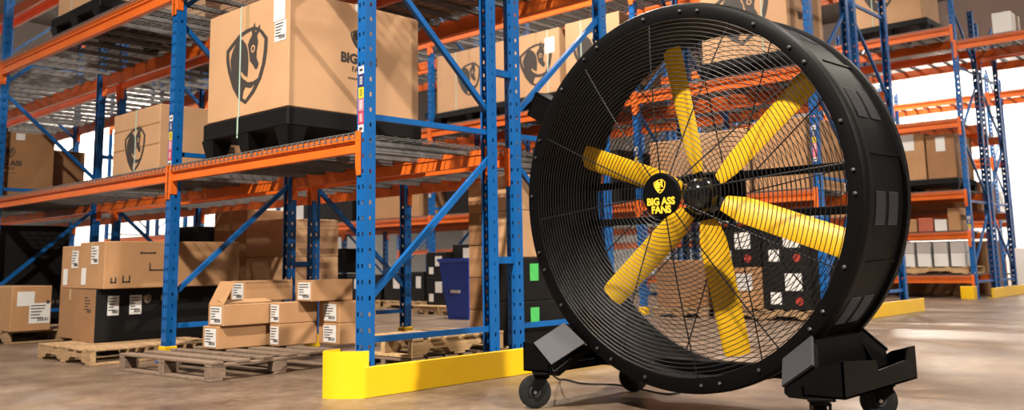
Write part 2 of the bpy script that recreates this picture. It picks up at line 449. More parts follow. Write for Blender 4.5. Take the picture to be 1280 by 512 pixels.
# ------------------------------------------------------------------ printed emblem, lettering, labels
S_ = 4.655
def pxs(l): return [(280+x/S_, 20+y/S_) for x, y in l]
EMB = {
 'shield_out': [(15,205),(48,160),(88,110),(128,80),(165,64),(200,64),(226,84),(256,125),(253,200),(241,280),(217,365),(178,445),(125,514),(84,485),(50,420),(24,330),(14,265)],
 'shield_in': [(32,213),(62,172),(102,124),(140,97),(170,83),(196,84),(212,98),(236,133),(232,200),(221,278),(199,356),(163,430),(124,488),(95,465),(66,410),(42,322),(32,262)],
 'body': [(90,128),(112,140),(130,165),(141,205),(143,262),(140,320),(137,356),(118,345),(102,322),(97,338),(108,362),(140,385),(170,380),(192,364),(216,364),(206,382),(188,396),(172,402),(160,416),(142,418),(126,412),(114,440),(106,492),(90,470),(64,412),(44,330),(38,262),(46,222),(66,170)],
 'head': [(150,138),(164,112),(163,92),(172,60),(181,36),(184,60),(182,92),(190,88),(198,66),(212,46),(210,70),(202,98),(194,116),(200,150),(192,200),(190,240),(203,276),(196,300),(187,311),(176,300),(168,284),(152,262),(147,215),(139,168)],
}
def embl(k):
    o = bp(280+135/S_, 20+290/S_, 1, .03)
    return [((bp(x, y, 1, .03)-o).x, (bp(x, y, 1, .03)-o).z) for x, y in pxs(EMB[k])]
def clean(l): return l
EM = {k: embl(k) for k in EMB}
# upright the outline (the ray cast already undoes the perspective)
def tri_fill(loops, w_):
    from mathutils.geometry import tessellate_polygon
    pts = [Vector((x, y, 0)) for l in loops for x, y in l]
    tr = tessellate_polygon([[Vector((x, y, 0)) for x, y in l] for l in loops])
    return [(p.x, -w_, p.y) for p in pts], [tuple(t_) for t_ in tr]
def emblem_mesh(name, ink, paper, eye=True):
    b = MB()
    v, f = tri_fill([EM['shield_out'], EM['shield_in'][::-1]], 0); b.add(v, f, 0)
    v, f = tri_fill([EM['body']], .0003); b.add(v, f, 0)
    v, f = tri_fill([EM['head']], .0006); b.add(v, f, 0)
    hx = sum(p[0] for p in EM['head'])/len(EM['head'])
    ex, ez = ((bp(*pxs([(170,190)])[0], 1, .03)-bp(280+135/S_, 20+290/S_, 1, .03)).x, (bp(*pxs([(170,190)])[0], 1, .03)-bp(280+135/S_, 20+290/S_, 1, .03)).z)
    for (r, mi, w_) in ((.028, 1, .0009), (.016, 0, .0012)):
        b.add([(ex+r*math.cos(a*PI/6), -w_, ez+r*1.1*math.sin(a*PI/6)) for a in range(12)], [tuple(range(12))], mi)
    mz = EM['head'][20:24]
    return b.mesh(name, [ink, paper])
EMB_ME = emblem_mesh('emblem', INK, CARD); EMB_YE = emblem_mesh('emblem', LOGOY, FANBLK)
def text_mesh(txt, size, M, bold=.018, depth=.0):
    c = bpy.data.curves.new('t', 'FONT'); c.body = txt; c.size = size; c.align_x = 'CENTER'; c.offset = bold*size; c.space_character = .98; c.resolution_u = 3
    o = bpy.data.objects.new('t', c); COL.objects.link(o)
    dg = bpy.context.evaluated_depsgraph_get()
    me = bpy.data.meshes.new_from_object(o.evaluated_get(dg)); bpy.data.objects.remove(o); bpy.data.curves.remove(c)
    for v in me.vertices: v.co = (v.co.x, 0, v.co.y)
    me.materials.clear(); me.materials.append(M); me.update()
    return me
TXT1 = text_mesh('BIG ASS', .13, INK, .05); TXT2 = text_mesh('FANS', .075, INK, .02)
fine = MB()                                      # line of print too small to read
for k in range(11): fine.box((-.13+k*.024, -.0004, 0), (-.13+k*.024+.015, 0, .018))
TXT3 = fine.mesh('fine_print', INK)
TXY1 = text_mesh('BIG ASS', .052, LOGOY, .045); TXY2 = text_mesh('FANS', .052, LOGOY, .045)
def lab_mesh(kind):
    b = MB(); rnd = random.Random(kind)
    b.box((-.5, -.0015, -.5), (.5, 0, .5), 0)
    if kind in (0, 1, 2):
        for k in range(5):
            z = .38-.15*k; L = rnd.uniform(.35, .75)
            b.box((-.42, -.003, z-.03), (-.42+L, -.0015, z+.02), 1)
        x = -.1
        while x < .4:
            wd = rnd.choice((.015, .03, .05)); b.box((x, -.003, -.40), (x+wd, -.0015, -.22), 1); x += wd+.03
    return b.mesh('shipping_label', [PAPER, INK])
LAB = [lab_mesh(0), lab_mesh(1), lab_mesh(2), lab_mesh(3)]
GRN_ME = MB().box((-.5, -.0015, -.5), (.5, 0, .5)).mesh('green_label', GREEN)
RED_ME = MB().cyl((0,0,0), .5, -.0015, 0, 'Y', 16).mesh('round_sticker', REDST)

# ------------------------------------------------------------------ cartons
TAPE = mat('packing_tape', (.50, .33, .17), .35)
class Carton:
    """origin at the front left bottom corner of the box; front looks to -y, right side to +x"""
    def __init__(s, name, label, x, y, z, lx, ly, lz, M=CARD, cat='carton', group=None, rotz=0.0, flaps=True):
        s.d = (lx, ly, lz); s.t = thing(name, label, cat, (x, y, z), rotz, group)
        MB().cbox((0, 0, 0), (lx, ly, lz), .006).build('body', M, s.t)
        if flaps and M is not BLKBOX:                       # meeting flaps on top, taped
            MB().box((lx*.5-.025, -.0008, lz*.78), (lx*.5+.025, 0, lz-.004)).build('tape', TAPE, s.t)
    def front(s, me, u, v, sc=(1,1,1), name=None):          # u, v in 0..1 on the front face
        lx, ly, lz = s.d; o = obj(name or me.name.split('.')[0], me, s.t, (u*lx, -.0012, v*lz), None, sc); return o
    def side(s, me, u, v, sc=(1,1,1), name=None):           # on the +x face, u from front to back
        lx, ly, lz = s.d; o = obj(name or me.name.split('.')[0], me, s.t, (lx+.0012, u*ly, v*lz), (0,0,PI/2), sc); return o
    def brand_side(s, u, v, k=1.0):
        s.side(EMB_ME, u, v+.0, (.33*k,1,.33*k), 'emblem')
        for me, dz, nm in ((TXT1, -.24*k, 'printed_lettering'), (TXT2, -.325*k, 'printed_lettering'), (TXT3, -.40*k, 'printed_lettering')):
            o = s.side(me, u, v, (k,1,k), nm); o.location.z += dz
    def brand_front(s, u, v, k=1.0):
        s.front(EMB_ME, u, v, (.33*k,1,.33*k), 'emblem')
        for me, dz in ((TXT1, -.24*k), (TXT2, -.325*k)):
            o = s.front(me, u, v, (k,1,k), 'printed_lettering'); o.location.z += dz
    def strap(s, u, below=.12):
        below = 0; lx, ly, lz = s.d; x = u*lx; w_ = .008; e = .003
        b = MB(); b.box((x-w_, -e, -below), (x+w_, -.001, lz+e)); b.box((x-w_, -e, lz), (x+w_, ly+e, lz+e)); b.box((x-w_, ly+.001, -below), (x+w_, ly+e, lz+e))
        b.build('strap', STRAP, s.t)
def corner(name, label, xc, yb, zb, xl, xr, yt, M=CARD, **kw):
    """carton from its near vertical edge (xc, yb base, yt top) and the outer edges of its front (xl) and side (xr)"""
    P = bp(xc, yb, 2, zb); ym = (yb+yt)/2
    X0 = bp(xl, ym, 1, P.y).x; Y1 = bp(xr, ym, 0, P.x).y; zt = bp(xc, yt, 1, P.y).z
    return Carton(name, label, X0, P.y, zb, P.x-X0, Y1-P.y, zt-zb, M, **kw)
def skid(label, x0, x1, y0, y1, z, h=.28, M=BLKPL, group=None, st=None):
    t = thing('plastic_pallet', label, 'pallet', (x0, y0, z), 0, group)
    lx, ly = x1-x0, y1-y0
    MB().cbox((0, 0, h*.5), (lx, ly, h), .012).build('deck', M, t)
    if st is not None: MB().box((lx*st-.008, -.004, h*.42), (lx*st+.008, -.0005, h+.0)).build('strap_end', STRAP, t)
    for i in range(3):
        for j in range(3):
            cx = .08+(lx-.16)*i/2; cy = .08+(ly-.16)*j/2
            b = MB(); vs_ = []
            for (zz_, r) in ((0, .055), (h*.52, .085)):
                vs_ += [(cx-r, cy-r, zz_), (cx+r, cy-r, zz_), (cx+r, cy+r, zz_), (cx-r, cy+r, zz_)]
            b.add(vs_, [(0,3,2,1),(4,5,6,7),(0,1,5,4),(1,2,6,5),(2,3,7,6),(3,0,4,7)]); b.build('leg', M, t)
    return t
def wood_pallet(label, x, y, rz, M, lx=1.22, ly=1.02, n=7, z=0.0, seed=0, group=None, block=False):
    """origin at the front left corner; stringers run along x, boards along y"""
    rnd = random.Random(seed)
    t = thing('wood_pallet', label, 'pallet', (x, y, z), rz, group)
    h = .13
    for k in range(3):
        yy = (ly-.045)*k/2
        b = MB()
        poly = [(0,.02),(lx*.14,.02),(lx*.18,.055),(lx*.36,.055),(lx*.40,.02),(lx*.60,.02),(lx*.64,.055),(lx*.82,.055),(lx*.86,.02),(lx,.02),(lx,h-.02),(0,h-.02)]
        if block:
            for c in (0, lx*.5-.06, lx-.12): b.cbox((c, yy-.03 if k == 2 else yy, .018), (c+.12, yy+.075 if k < 2 else yy+.045, h-.04), .004)
            b.cbox((0, yy-.02 if k == 2 else yy, h-.04), (lx, yy+.075 if k < 2 else yy+.045, h-.02), .003)
        else:
            b.prism(poly, lambda q: (q[0], yy+q[2], q[1]), th=.045)
        b.build('stringer', M, t)
    for k in range(n):
        bw = rnd.uniform(.085, .125); cx = .05+(lx-.1)*k/(n-1); a = rnd.uniform(-.008, .008)
        MB().cbox((max(0, cx-bw/2), -.006+a, h-.02+.001*rnd.random()), (min(lx, cx+bw/2), ly+.006+a, h-.001), .003).build('deck_board', M, t)
    for k in range(3):
        cx = (.05, lx/2, lx-.05)[k]; MB().cbox((cx-.05, 0, 0), (cx+.05, ly, .019), .003).build('bottom_board', M, t)
    return t

ZD1 = Z1+.022; ZD2 = Z2+.022
# --- level one of the nearest rack
skid('black plastic pallet under the large printed carton on the nearest rack', -2.13, -.92, .022, 1.30, ZD1, .28, st=.44)
c = Carton('printed_carton', 'large tan carton with a dark donkey shield print, on the nearest rack', -2.08, .03, ZD1+.281, 1.15, 1.24, .87)
eo = bp(280+135/S_, 20+290/S_, 1, .03); c.front(EMB_ME, (eo.x+2.08)/1.15, (eo.z-ZD1-.281)/.87, (1,1,1), 'emblem'); c.strap(.42, .17)
c.front(LAB[3], .885, .85, (.15,1,.17)); c.front(LAB[0], .90, .66, (.15,1,.15)) 
eb = bp(449, 50, 0, -.93); c.brand_side((eb.y-.03)/1.24, (eb.z-ZD1-.281)/.87, .80)
c.side(LAB[3], .50, .97, (.06,1,.06))
c = Carton('printed_carton', 'tan carton with shield print left of the labelled upright, on the nearest rack', -4.22, .2, ZD1, .97, 1.0, .63)
c.front(EMB_ME, .50, .40, (.72,1,.72), 'emblem'); c.strap(.5, .0); c.brand_side(.62, .60, .62)
for k, v in enumerate((.42, .72)): MB().box((0, -.001, .63*v), (.97, 0, .63*v+.012)).build('crease', CARD3, c.t)
c = Carton('printed_carton', 'shaded carton with dark print at the left edge, behind a blue diagonal brace', -8.25, -.35, ZD1, 1.2, 1.04, .80, CARD3)  # shade on this carton is put in as darker cardboard
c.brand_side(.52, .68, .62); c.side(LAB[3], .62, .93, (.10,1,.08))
c = Carton('printed_carton', 'carton behind the pair of blue uprights at the left, its shadow put in as darker brown', -8.5, .74, ZD1, 1.1, .46, .66, CARD3)  # shadow painted in by the darker cardboard
# --- level two of the nearest rack
q = bp(73, 14, 1, .08)
skid('black plastic pallet on the upper level at top left', q.x-.05, q.x+1.2, .03, 1.2, ZD2, .22)
c = Carton('strapped_carton', 'tan carton with a pale strap on the upper level at top left', q.x, .08, ZD2+.221, 1.15, 1.1, .85); c.strap(.32, .16)
skid('black plastic pallet on the upper level above the large printed carton', -1.9, -.7, .05, 1.2, ZD2, .26)
Carton('strapped_carton', 'tan carton on the upper level above the large printed carton', -1.86, .08, ZD2+.261, 1.12, 1.1, .80).strap(.4, .16)
# --- second rack, upper loads
Carton('plain_carton', 'plain carton on the upper level of the second rack', -2.3, 1.5, ZD2, 1.2, 1.0, .8, CARD2)
Carton('plain_carton', 'plain carton on the upper level of the second rack, further left', -5.9, 1.5, ZD2, 1.3, 1.0, .9, CARD2)

# --- floor, bay behind the small cartons: old pallet with opened cartons
wood_pallet('weathered grey-brown pallet carrying the small opened cartons', -1.12, -.41, math.radians(93), WOODO, 1.12, 1.24, 6, seed=3, block=True)
ZP = .131
def small(label, xc, yb, zb, xl, xr, yt, lab=1, M=CARD2, grp='small cartons stacked on the weathered pallet'):
    c = corner('small_carton', label, xc, yb, zb, xl, xr, yt, M, group=grp, flaps=False)
    lx, ly, lz = c.d
    if lab is not None: c.front(LAB[lab], .55, .5, (min(.9*lx, .17),1,lz*.8))
    MB().box((lx*.0, ly*.5-.002, lz), (lx, ly*.5+.002, lz+.001)).build('flap_seam', CARD3, c.t)
    return c
a = small('small carton at the bottom left of the stack on the weathered pallet', 271, 437, ZP, 253, 338, 408, 1)
za = ZP+a.d[2]+.001
def on(c, label, dx, dy, lx, ly, lz, lab=1, M=CARD2, zoff=.001, labu=.55):
    x, y, z = c.t.location
    n = Carton('small_carton', label, x+dx, y+dy, z+c.d[2]+zoff, lx, ly, lz, M, group='small cartons stacked on the weathered pallet', flaps=False)
    if lab is not None: n.front(LAB[lab], labu, .5, (min(.9*lx, .17),1,lz*.8))
    return n
lx, ly, lz = a.d
a2 = on(a, 'opened small carton with a raised flap on the weathered pallet', .04, .02, lx, ly-.02, lz*.95, 2)
lx2, ly2, lz2 = a2.d
fl = MB(); fl.box((0, 0, 0), (lx2, .004, .20), 0, Matrix.Rotation(math.radians(-28), 4, 'X')); fl.build('raised_flap', CARD2, a2.t, (0, .004, lz2))
fl = MB(); fl.box((0, 0, 0), (.10, ly2*.96, .004), 0, Matrix.Rotation(math.radians(14), 4, 'Y')); fl.build('open_flap', CARD2, a2.t, (lx2-.11, .01, lz2+.03))
b1 = small('small carton at the bottom middle of the stack on the weathered pallet', 348, 433, ZP, 337, 397, 405, 0)
b2 = on(b1, 'small carton in the middle of the stack on the weathered pallet', .0, .0, b1.d[0], b1.d[1], b1.d[2]*.97, 0)
c1 = small('small carton at the bottom right of the stack, beside the blue upright', 424, 431, ZP, 398, 470, 404, 1)
c2 = on(c1, 'small carton in the middle right of the stack, beside the blue upright', .0, .0, c1.d[0], c1.d[1], c1.d[2], 1)
z3 = max(b2.t.location.z+b2.d[2], c2.t.location.z+c2.d[2])+.001
c3 = small('top right small carton of the stack beside the blue upright', 389, 377, z3, 370, 441, 350, 2)
b3 = small('top middle small carton of the stack on the weathered pallet', 305, 377, z3, 288, 366, 351, 2)

# --- floor, bay two
wood_pallet('light wooden pallet under the black carton, left of the labelled upright', -3.97, -.48, math.radians(0), WOODM, 1.10, 1.10, 7, seed=5)
k = Carton('black_carton', 'large black carton with white labels on the light wooden pallet', -4.0, -.18, .131, .47, 1.25, .455, BLKBOX)
lx, ly, lz = k.d
k.side(LAB[0], .12, .68, (.10,1,.17)); k.side(LAB[2], .28, .68, (.11,1,.17)); k.front(LAB[1], .66, .70, (.17,1,.17)); k.front(LAB[3], .16, .28, (.09,1,.13))
MB().box((-.004, -.003, 0), (lx*.98, -.001, lz), 0).build('tan_end_panel', CARD3, k.t)
CRM = mat('print_cream', (.5, .42, .32), .7)
ue = (bp(184, 380, 0, -3.53).y+.18)/1.25; o = k.side(EMB_ME, ue, .78, (.13,1,.13), 'emblem'); 
ec = EMB_ME.copy(); ec.materials[0] = CRM; ec.materials[1] = BLKBOX; o.data = ec
tc_ = TXT1.copy(); tc_.materials[0] = CRM; k.side(tc_, ue+.17, .76, (.4,1,.4), 'printed_lettering')
zt = .131+lz+.002
kx, ky, kz = k.t.location
g = Carton('long_carton', 'tan carton with two white labels on top of the black carton', -3.95, -.17, zt, .53, 1.30, .415, CARD2)
g.front(LAB[1], .62, .72, (.15,1,.16)); g.front(LAB[3], .2, .27, (.10,1,.15))
lg = g.d
for (u, v, s1, s2) in [((bp(a_, 340, 0, -3.42).y+.17)/1.30, v_, s1_, s2_) for (a_, v_, s1_, s2_) in ((142, .18, .05, .05), (158, .20, .07, .06), (184, .76, .14, .02), (197, .45, .16, .07))]:
    b = MB(); b.box((-.5*s1, -.001, -.5*s2), (-.5*s1+.012, 0, .5*s2)); b.box((-.5*s1, -.001, -.5*s2), (.5*s1, 0, -.5*s2+.012)); b.box((.5*s1-.012, -.001, -.5*s2), (.5*s1, 0, .5*s2))
    g.side(b.mesh('handling_mark', INK), u, v)
gx, gy, gz = g.t.location
h_ = Carton('long_carton', 'labelled tan carton behind the one on the black carton, seen at its left', gx-lg[0]*1.02, gy+.05, zt, lg[0]*.98, lg[1], lg[2]*.95, CARD2)
h_.front(LAB[0], .6, .68, (.15,1,.16)); h_.front(LAB[3], .2, .27, (.10,1,.15))
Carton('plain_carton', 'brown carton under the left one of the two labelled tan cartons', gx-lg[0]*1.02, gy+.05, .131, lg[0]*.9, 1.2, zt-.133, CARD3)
# left edge
wood_pallet('wooden pallet under the carton at the left edge', -6.84, -.12, 0, WOODM, 1.0, 1.05, 7, seed=9)
k = corner('plain_carton', 'tan carton with two white labels on a pallet at the left edge', 12, 415, .131, -30, 64, 358, CARD2)
k.side(LAB[3], .35, .72, (.17,1,.15)); k.side(LAB[0], .71, .39, (.21,1,.21))
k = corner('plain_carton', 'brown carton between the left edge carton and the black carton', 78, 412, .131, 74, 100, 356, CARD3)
o = k.side(TXT3, .5, .6, (2,1,2), 'printed_lettering')
# stock deep in the bays; the far left black boxes are added for the shade there
Carton('black_carton', 'big black box added for the shade in the bay at the far left', -9.2, .10, 0.002, 2.1, .84, 1.30, BLKBOX)
Carton('black_carton', 'black box added for the shade in the second bay at the far left', -11.0, .10, 0.002, 1.7, .9, 1.30, BLKBOX)
Carton('black_carton', 'black carton in the dark bay behind the tan cartons', -5.95, 1.62, 0.002, .66, .9, 1.24, BLKBOX)
Carton('tall_carton', 'tall upright tan carton behind the blue upright in the second rack', -5.22, 1.85, .002, .72, .6, 1.40, CARD2)
Carton('plain_carton', 'pale carton topmost of three in the second rack behind the opened cartons', -4.42, 1.8, .862, .74, .7, .40, CARD)
Carton('plain_carton', 'pale carton in the middle of three in the second rack', -4.42, 1.8, .472, .74, .7, .388, CARD)
Carton('plain_carton', 'pale carton lowest of three in the second rack', -4.42, 1.8, .002, .74, .7, .468, CARD)

# --- right end of the nearest racks: pallets, columns of cartons
wood_pallet('new pale wooden pallet behind the yellow guard and the lower blue brace', -.11, .49, PI/2, WOODN, .88, .62, 6, seed=21, z=.133)
wood_pallet('weathered pallet at the bottom behind the yellow guard', -.11, .49, PI/2, WOODO, .88, .62, 6, seed=22)
wood_pallet('pallet under the black cartons with green labels', -1.02, 1.52, 0, WOODM, .90, 1.02, 6, seed=23)
g1 = Carton('black_carton', 'black carton with a green label beside the fan, lower of two', -.375, 1.56, .131, .28, .95, .33, BLKBOX)
g2 = Carton('black_carton', 'black carton with a green label beside the fan, upper of two', -.375, 1.56, .463, .28, .95, .33, BLKBOX)
for g_ in (g1, g2): g_.side(GRN_ME, .16, .66, (.10,1,.13), 'green_label')
Carton('plain_carton', 'tan carton on the black cartons with green labels', -.375, 1.56, .795, .28, .95, .36, CARD)
Carton('plain_carton', 'tan carton directly under the beam beside the fan', -.375, 1.56, 1.157, .28, .95, .28, CARD)
for i in range(5):
    Carton('column_carton', 'brown carton %s from the floor in the column beside the rear blue upright' % ORD[i], -.70, 1.60, .131+i*.255, .31, .60, .253, CARD3 if i % 2 else CARD2, group='column of brown cartons')

# ------------------------------------------------------------------ rack across the aisle
YC = 6.80; ZC1, ZC2, ZC3 = 1.592, 3.122, 4.722
def crow(name, label, xl, xr, z, h, M=CARD, y=YC+.06, dep=1.05, emb=None, pal=None, px=True, **kw):
    X0, X1 = (bp(xl, 150, 1, y).x, bp(xr, 150, 1, y).x) if px else (xl, xr)
    if pal: skid(pal, X0-.03, X1+.03, y-.03, y+dep+.03, z, .22); z += .222
    c = Carton(name, label, X0, y, z, X1-X0, dep, h, M, **kw)
    if emb: c.front(EMB_ME, .5, .48, (emb*h/.87,1,emb*h/.87), 'emblem')
    return c
c = crow('printed_carton', 'tan shield-print carton across the aisle, left of the two blue uprights', 546, 632, ZC2, 1.0, emb=.82, pal='black pallet under the shield-print carton left of the two uprights')
c.strap(.3, .14); c.front(LAB[3], .8, .72, (.2,1,.25))
c = crow('printed_carton', 'tan shield-print carton across the aisle, right of the two blue uprights', 644, 701, ZC2, 1.0, emb=1.0, pal='black pallet under the shield-print carton right of the two uprights')
c.front(LAB[3], .8, .75, (.2,1,.25)); c.strap(.75, .14)
c = crow('printed_carton', 'tan shield-print carton across the aisle, peeking over the fan rim', 709, 778, ZC2, 1.02, emb=1.0, pal='black pallet under the carton peeking over the fan rim'); c.strap(.3, .14)
c = crow('printed_carton', 'tan shield-print carton above the fan, top right of its rim', 882, 992, ZC2+.0, 1.15, emb=1.0, pal='black pallet seen through the top of the fan'); c.strap(.72, .14); c.brand_side(.5, .6)
# level one across the aisle
for i, (a_, b_) in enumerate(((-2.45, -1.75), (-1.7, -.95), (-.9, -.16))):
    crow('plain_carton', ['brown carton seen through the fan above the lower orange beam, leftmost', 'brown carton seen through the fan above the lower orange beam, middle', 'brown carton seen through the fan above the lower orange beam, rightmost'][i], a_, b_, ZC1, .78+.05*i, CARD2 if i != 1 else CARD, px=False, group='cartons on the level behind the fan')
crow('black_carton', 'black carton on the lower level across the aisle, under the shield prints', -6.6, -4.9, ZC1, .9, BLKBOX, px=False)
crow('black_carton', 'black carton on the lower level across the aisle, further right', -4.6, -3.0, ZC1, .75, BLKBOX, px=False)
crow('black_carton', 'black carton on the lower level across the aisle, left of the far upright', -10.8, -9.2, ZC1, .7, BLKBOX, px=False)
crow('plain_carton', 'tan carton on the lower level across the aisle at the far left', -9.0, -7.3, ZC1, .65, CARD2, px=False)
# floor across the aisle: black cartons on pallets
def cfloor(label, x0, x1, z, h, M=BLKBOX, y=YC+.1, labs=2, red=False):
    c = Carton('black_carton' if M is BLKBOX else 'plain_carton', label, x0, y, z, x1-x0, .8, h, M, flaps=False)
    lx = x1-x0; lw = .34*lx if lx < .9 else .2*lx; us = (.62, .25) if lx < .9 else (.33, .62)
    if labs >= 1: c.front(LAB[3], us[0], .64, (lw,1,.40*h))
    if labs >= 2: c.front(LAB[3], us[1], .26 if lx < .9 else .64, (lw*.65 if lx < .9 else lw,1,.28*h if lx < .9 else .40*h))
    if red: c.front(RED_ME, .72, .20, (.10,1,.10))
    return c
for i, (x, yo) in enumerate(((-10.9, .02), (-9.55, .02), (-8.22, .02), (bp(526, 380, 1, YC-.85).x, -1.0), (bp(559, 380, 1, YC-.85).x, -1.02))):
    wood_pallet(['pale pallet under the double-labelled black cartons across the aisle', 'pale pallet left of the far blue upright across the aisle', 'pale pallet under the low black cartons across the aisle', 'pale pallet under the two stacked black cartons beside the blue bin', 'pale pallet behind the blue bin'][i], x, YC+yo, 0, WOODN, 1.2 if i < 3 else .56, .98, 6, seed=30+i)
cfloor('black carton with two white labels, upper one left of the front blue upright', -10.8, -9.75, .62, .47)
cfloor('black carton with two white labels, lower one left of the front blue upright', -10.8, -9.75, .132, .47)
cfloor('black carton low behind the front blue upright', -9.4, -8.4, .132, .45, labs=1)
def px(x): return bp(x, 350, 1, YC+.1).x
cfloor('black carton right of the front blue upright across the aisle', px(480), px(506), .132, .48, labs=1)
cfloor('black carton just left of the far blue upright, behind the blue diagonal brace', px(512), px(530), .132, .50, labs=1)
YA = YC-.80
def pa(x): return bp(x, 350, 1, YA).x
def za_(y): return bp(546, y, 1, YA).z
cfloor('black carton with white labels beside the blue bin, lower of the stack', pa(533), pa(558), .132, za_(346)-.134, y=YA)
cfloor('black carton with white labels beside the blue bin, upper of the stack', pa(533), pa(558), za_(346), za_(315)-za_(346), y=YA)
cfloor('black carton behind the top of the blue bin', pa(560), pa(590), .132, za_(336)-.134, y=YA+.1)
cfloor('black carton with a white label above the blue bin', pa(560), pa(590), za_(336), za_(306)-za_(336), labs=1, y=YA+.1)
# seen through the fan on the floor
wood_pallet('wooden pallet under the black cartons seen through the fan', -1.55, YC+.05, 0, WOODM, 1.35, 1.0, 7, seed=40)
cfloor('brown carton with a white label seen through the fan, lower left', -1.52, -.88, .132, .52, M=CARD2, labs=1)
cfloor('black carton with labels and a red dot seen through the fan, lower right', -.86, -.22, .132, .52, red=True)
cfloor('black carton with a red dot seen through the fan, upper left', -1.52, -.88, .654, .52, red=True)
cfloor('black carton with labels and a red dot seen through the fan, upper right', -.86, -.22, .654, .52, red=True)
wood_pallet('wooden pallet under the brown carton seen through the lower fan blades', -2.5, YC+.05, 0, WOODM, .85, 1.0, 6, seed=41)
cfloor('brown carton seen through the lower fan blades', -2.45, -1.7, .132, .62, CARD3, labs=0)
# blue bin in the aisle
P = bp(586, 398, 2, 0)
t = thing('recycling_bin', 'blue plastic bin standing on the floor across the aisle', 'bin', (P.x, P.y, 0))
b = MB(); prof = [(.20, .0), (.29, .78), (.31, .80), (.31, .83), (.28, .83), (.27, .79), (.185, .02)]
vs_ = []; 
for (r, z) in prof: vs_ += [(-r, -r, z), (r, -r, z), (r, r, z), (-r, r, z)]
fs = [(0,3,2,1)]
for i in range(len(prof)-1):
    for kk in range(4): fs.append((i*4+kk, i*4+(kk+1) % 4, i*4+4+(kk+1) % 4, i*4+4+kk))
fs.append(tuple(range(len(prof)*4-4, len(prof)*4))); b.add(vs_, fs); b.build('tub', BIN, t)
MB().box((-.09, -.262, .36), (.09, -.246, .40)).build('printed_mark', PAPER, t)

# ------------------------------------------------------------------ far rack at the right edge
YE = 13.60
def ecart(name, label, x0, x1, z, h, M, dep=.5, y=YE+.08, group=None):
    return Carton(name, label, x0, y, z, x1-x0, dep, h, M, group=group, flaps=False)
for r in range(2):
    for k in range(6):
        ecart('small_white_carton', 'small white carton, %s from the right in the %s row of the low far shelf' % (ORD[5-k], ('lower', 'upper')[r]), -2.15+k*.29, -2.15+k*.29+.235, .558+r*.242, .240-.03*r, PAPER, .4, group='white cartons on the low far shelf')
wood_pallet('pallet carrying the rows of small white cartons on the far rack', -2.28, YE+.06, 0, WOODN, 1.86, 1.0, 7, z=.426, seed=51)
rn = random.Random(4)
x = -2.6; k = 0
while x < -.55 and k < 9:
    wd = rn.uniform(.18, .32); h = rn.uniform(.18, .42)
    ecart('shelf_carton', 'small %s carton, %s from the left on the far middle shelf' % (('white', 'brown', 'red-brown')[k % 3], ORD[k]), x, x+wd, 1.195, h, (PAPER, CARD2, mat('red_carton', (.5, .12, .06), .7))[k % 3], .4, group='mixed cartons on the far middle shelf'); x += wd+.03; k += 1
skid('black pallet on the far rack under two white-tagged cartons', -2.5, -.45, YE+.03, YE+1.15, 1.922, .22)
c = ecart('plain_carton', 'tan carton with a white tag on the far rack beside the drum', -1.62, -1.0, 2.144, .86, CARD2, 1.0); c.front(LAB[3], .5, .82, (.26,1,.3))
c = ecart('plain_carton', 'brown carton with a white tag next to the far blue upright', -.97, -.47, 2.144, .80, CARD3, 1.0); c.front(LAB[3], .5, .78, (.16,1,.26))
c = ecart('plain_carton', 'tan carton on the far rack mostly hidden by the fan drum', -2.4, -1.66, 2.144, .86, CARD, 1.0)
skid('black pallet on the top level of the far rack', -2.2, -.75, YE+.03, YE+1.15, 4.922, .24)
c = ecart('printed_carton', 'tan shield-print carton on the top level of the far rack', -2.15, -.85, 5.164, 1.1, CARD, 1.0); c.front(EMB_ME, .42, .5, (1,1,1), 'emblem'); c.strap(.3, .16)
c = ecart('printed_carton', 'tan carton with a dark print on the high bay spanning the cross aisle', .95, 1.9, 4.622, .9, CARD2, 1.0); c.front(EMB_ME, .35, .45, (.8,1,.8), 'emblem')
c = ecart('printed_carton', 'small pale carton in the high bay right of the far blue uprights', .32, .62, 4.622, .38, PAPER, .6)
# stock of the most distant rack
for i, (x0, x1, z, h, M) in enumerate(((-2.7, -1.75, .002, 1.1, CARD3), (-1.48, -1.05, .002, .9, PAPER), (-1.0, -.42, .002, 1.15, CARD2), (-2.7, -2.0, 1.592, .7, PAPER), (-3.2, -2.75, 1.592, .55, CARD2), (-1.95, -1.68, 1.592, .75, PAPER), (.1, .9, .002, 1.1, CARD3), (-5.5, -4.3, .002, 1.2, CARD3), (-4.05, -3.1, .002, 1.0, CARD2), (-6.0, -4.4, 1.592, .8, CARD3))):
    Carton('distant_carton', ('tall brown', 'white', 'tan', 'white', 'tan', 'white', 'dark brown', 'brown', 'tan', 'brown')[i]+' carton, %s of the stock on the most distant rack' % ORD[i], x0, 20.5, z, x1-x0, .9, h, M, group='stock on the most distant rack', flaps=False)
# stock of the rack behind it, near its open end
for i, (x0, x1, z, h, M) in enumerate(((-2.4, -.5, ZC1-.0, .55, CARD3), (-2.4, -.5, .002, 1.0, CARD3))):
    Carton('plain_carton', ['tan carton on the rack behind the white cartons', 'brown carton on the floor of the rack behind the white cartons'][i], x0, 15.1, z, x1-x0, 1.0, h, M)

# ------------------------------------------------------------------ the fan
FC = Vector((2.12, .24, 1.07)); FO = Vector((2.12, .50, 0))
fan = thing('drum_fan', 'huge black drum fan with yellow blades on a wheeled base', 'fan', tuple(FO))
TILT = Matrix.Translation(FC-FO) @ Matrix.Rotation(math.radians(1.5), 4, 'X')*1.0
def fpart(mb, name, M, parent=None, smooth=None):
    o = mb.build(name, M, parent or fan, (0,0,0), smooth)
    if parent is None or parent is fan: o.matrix_local = TILT
    return o
RO, RI, DP = .955, .878, .56
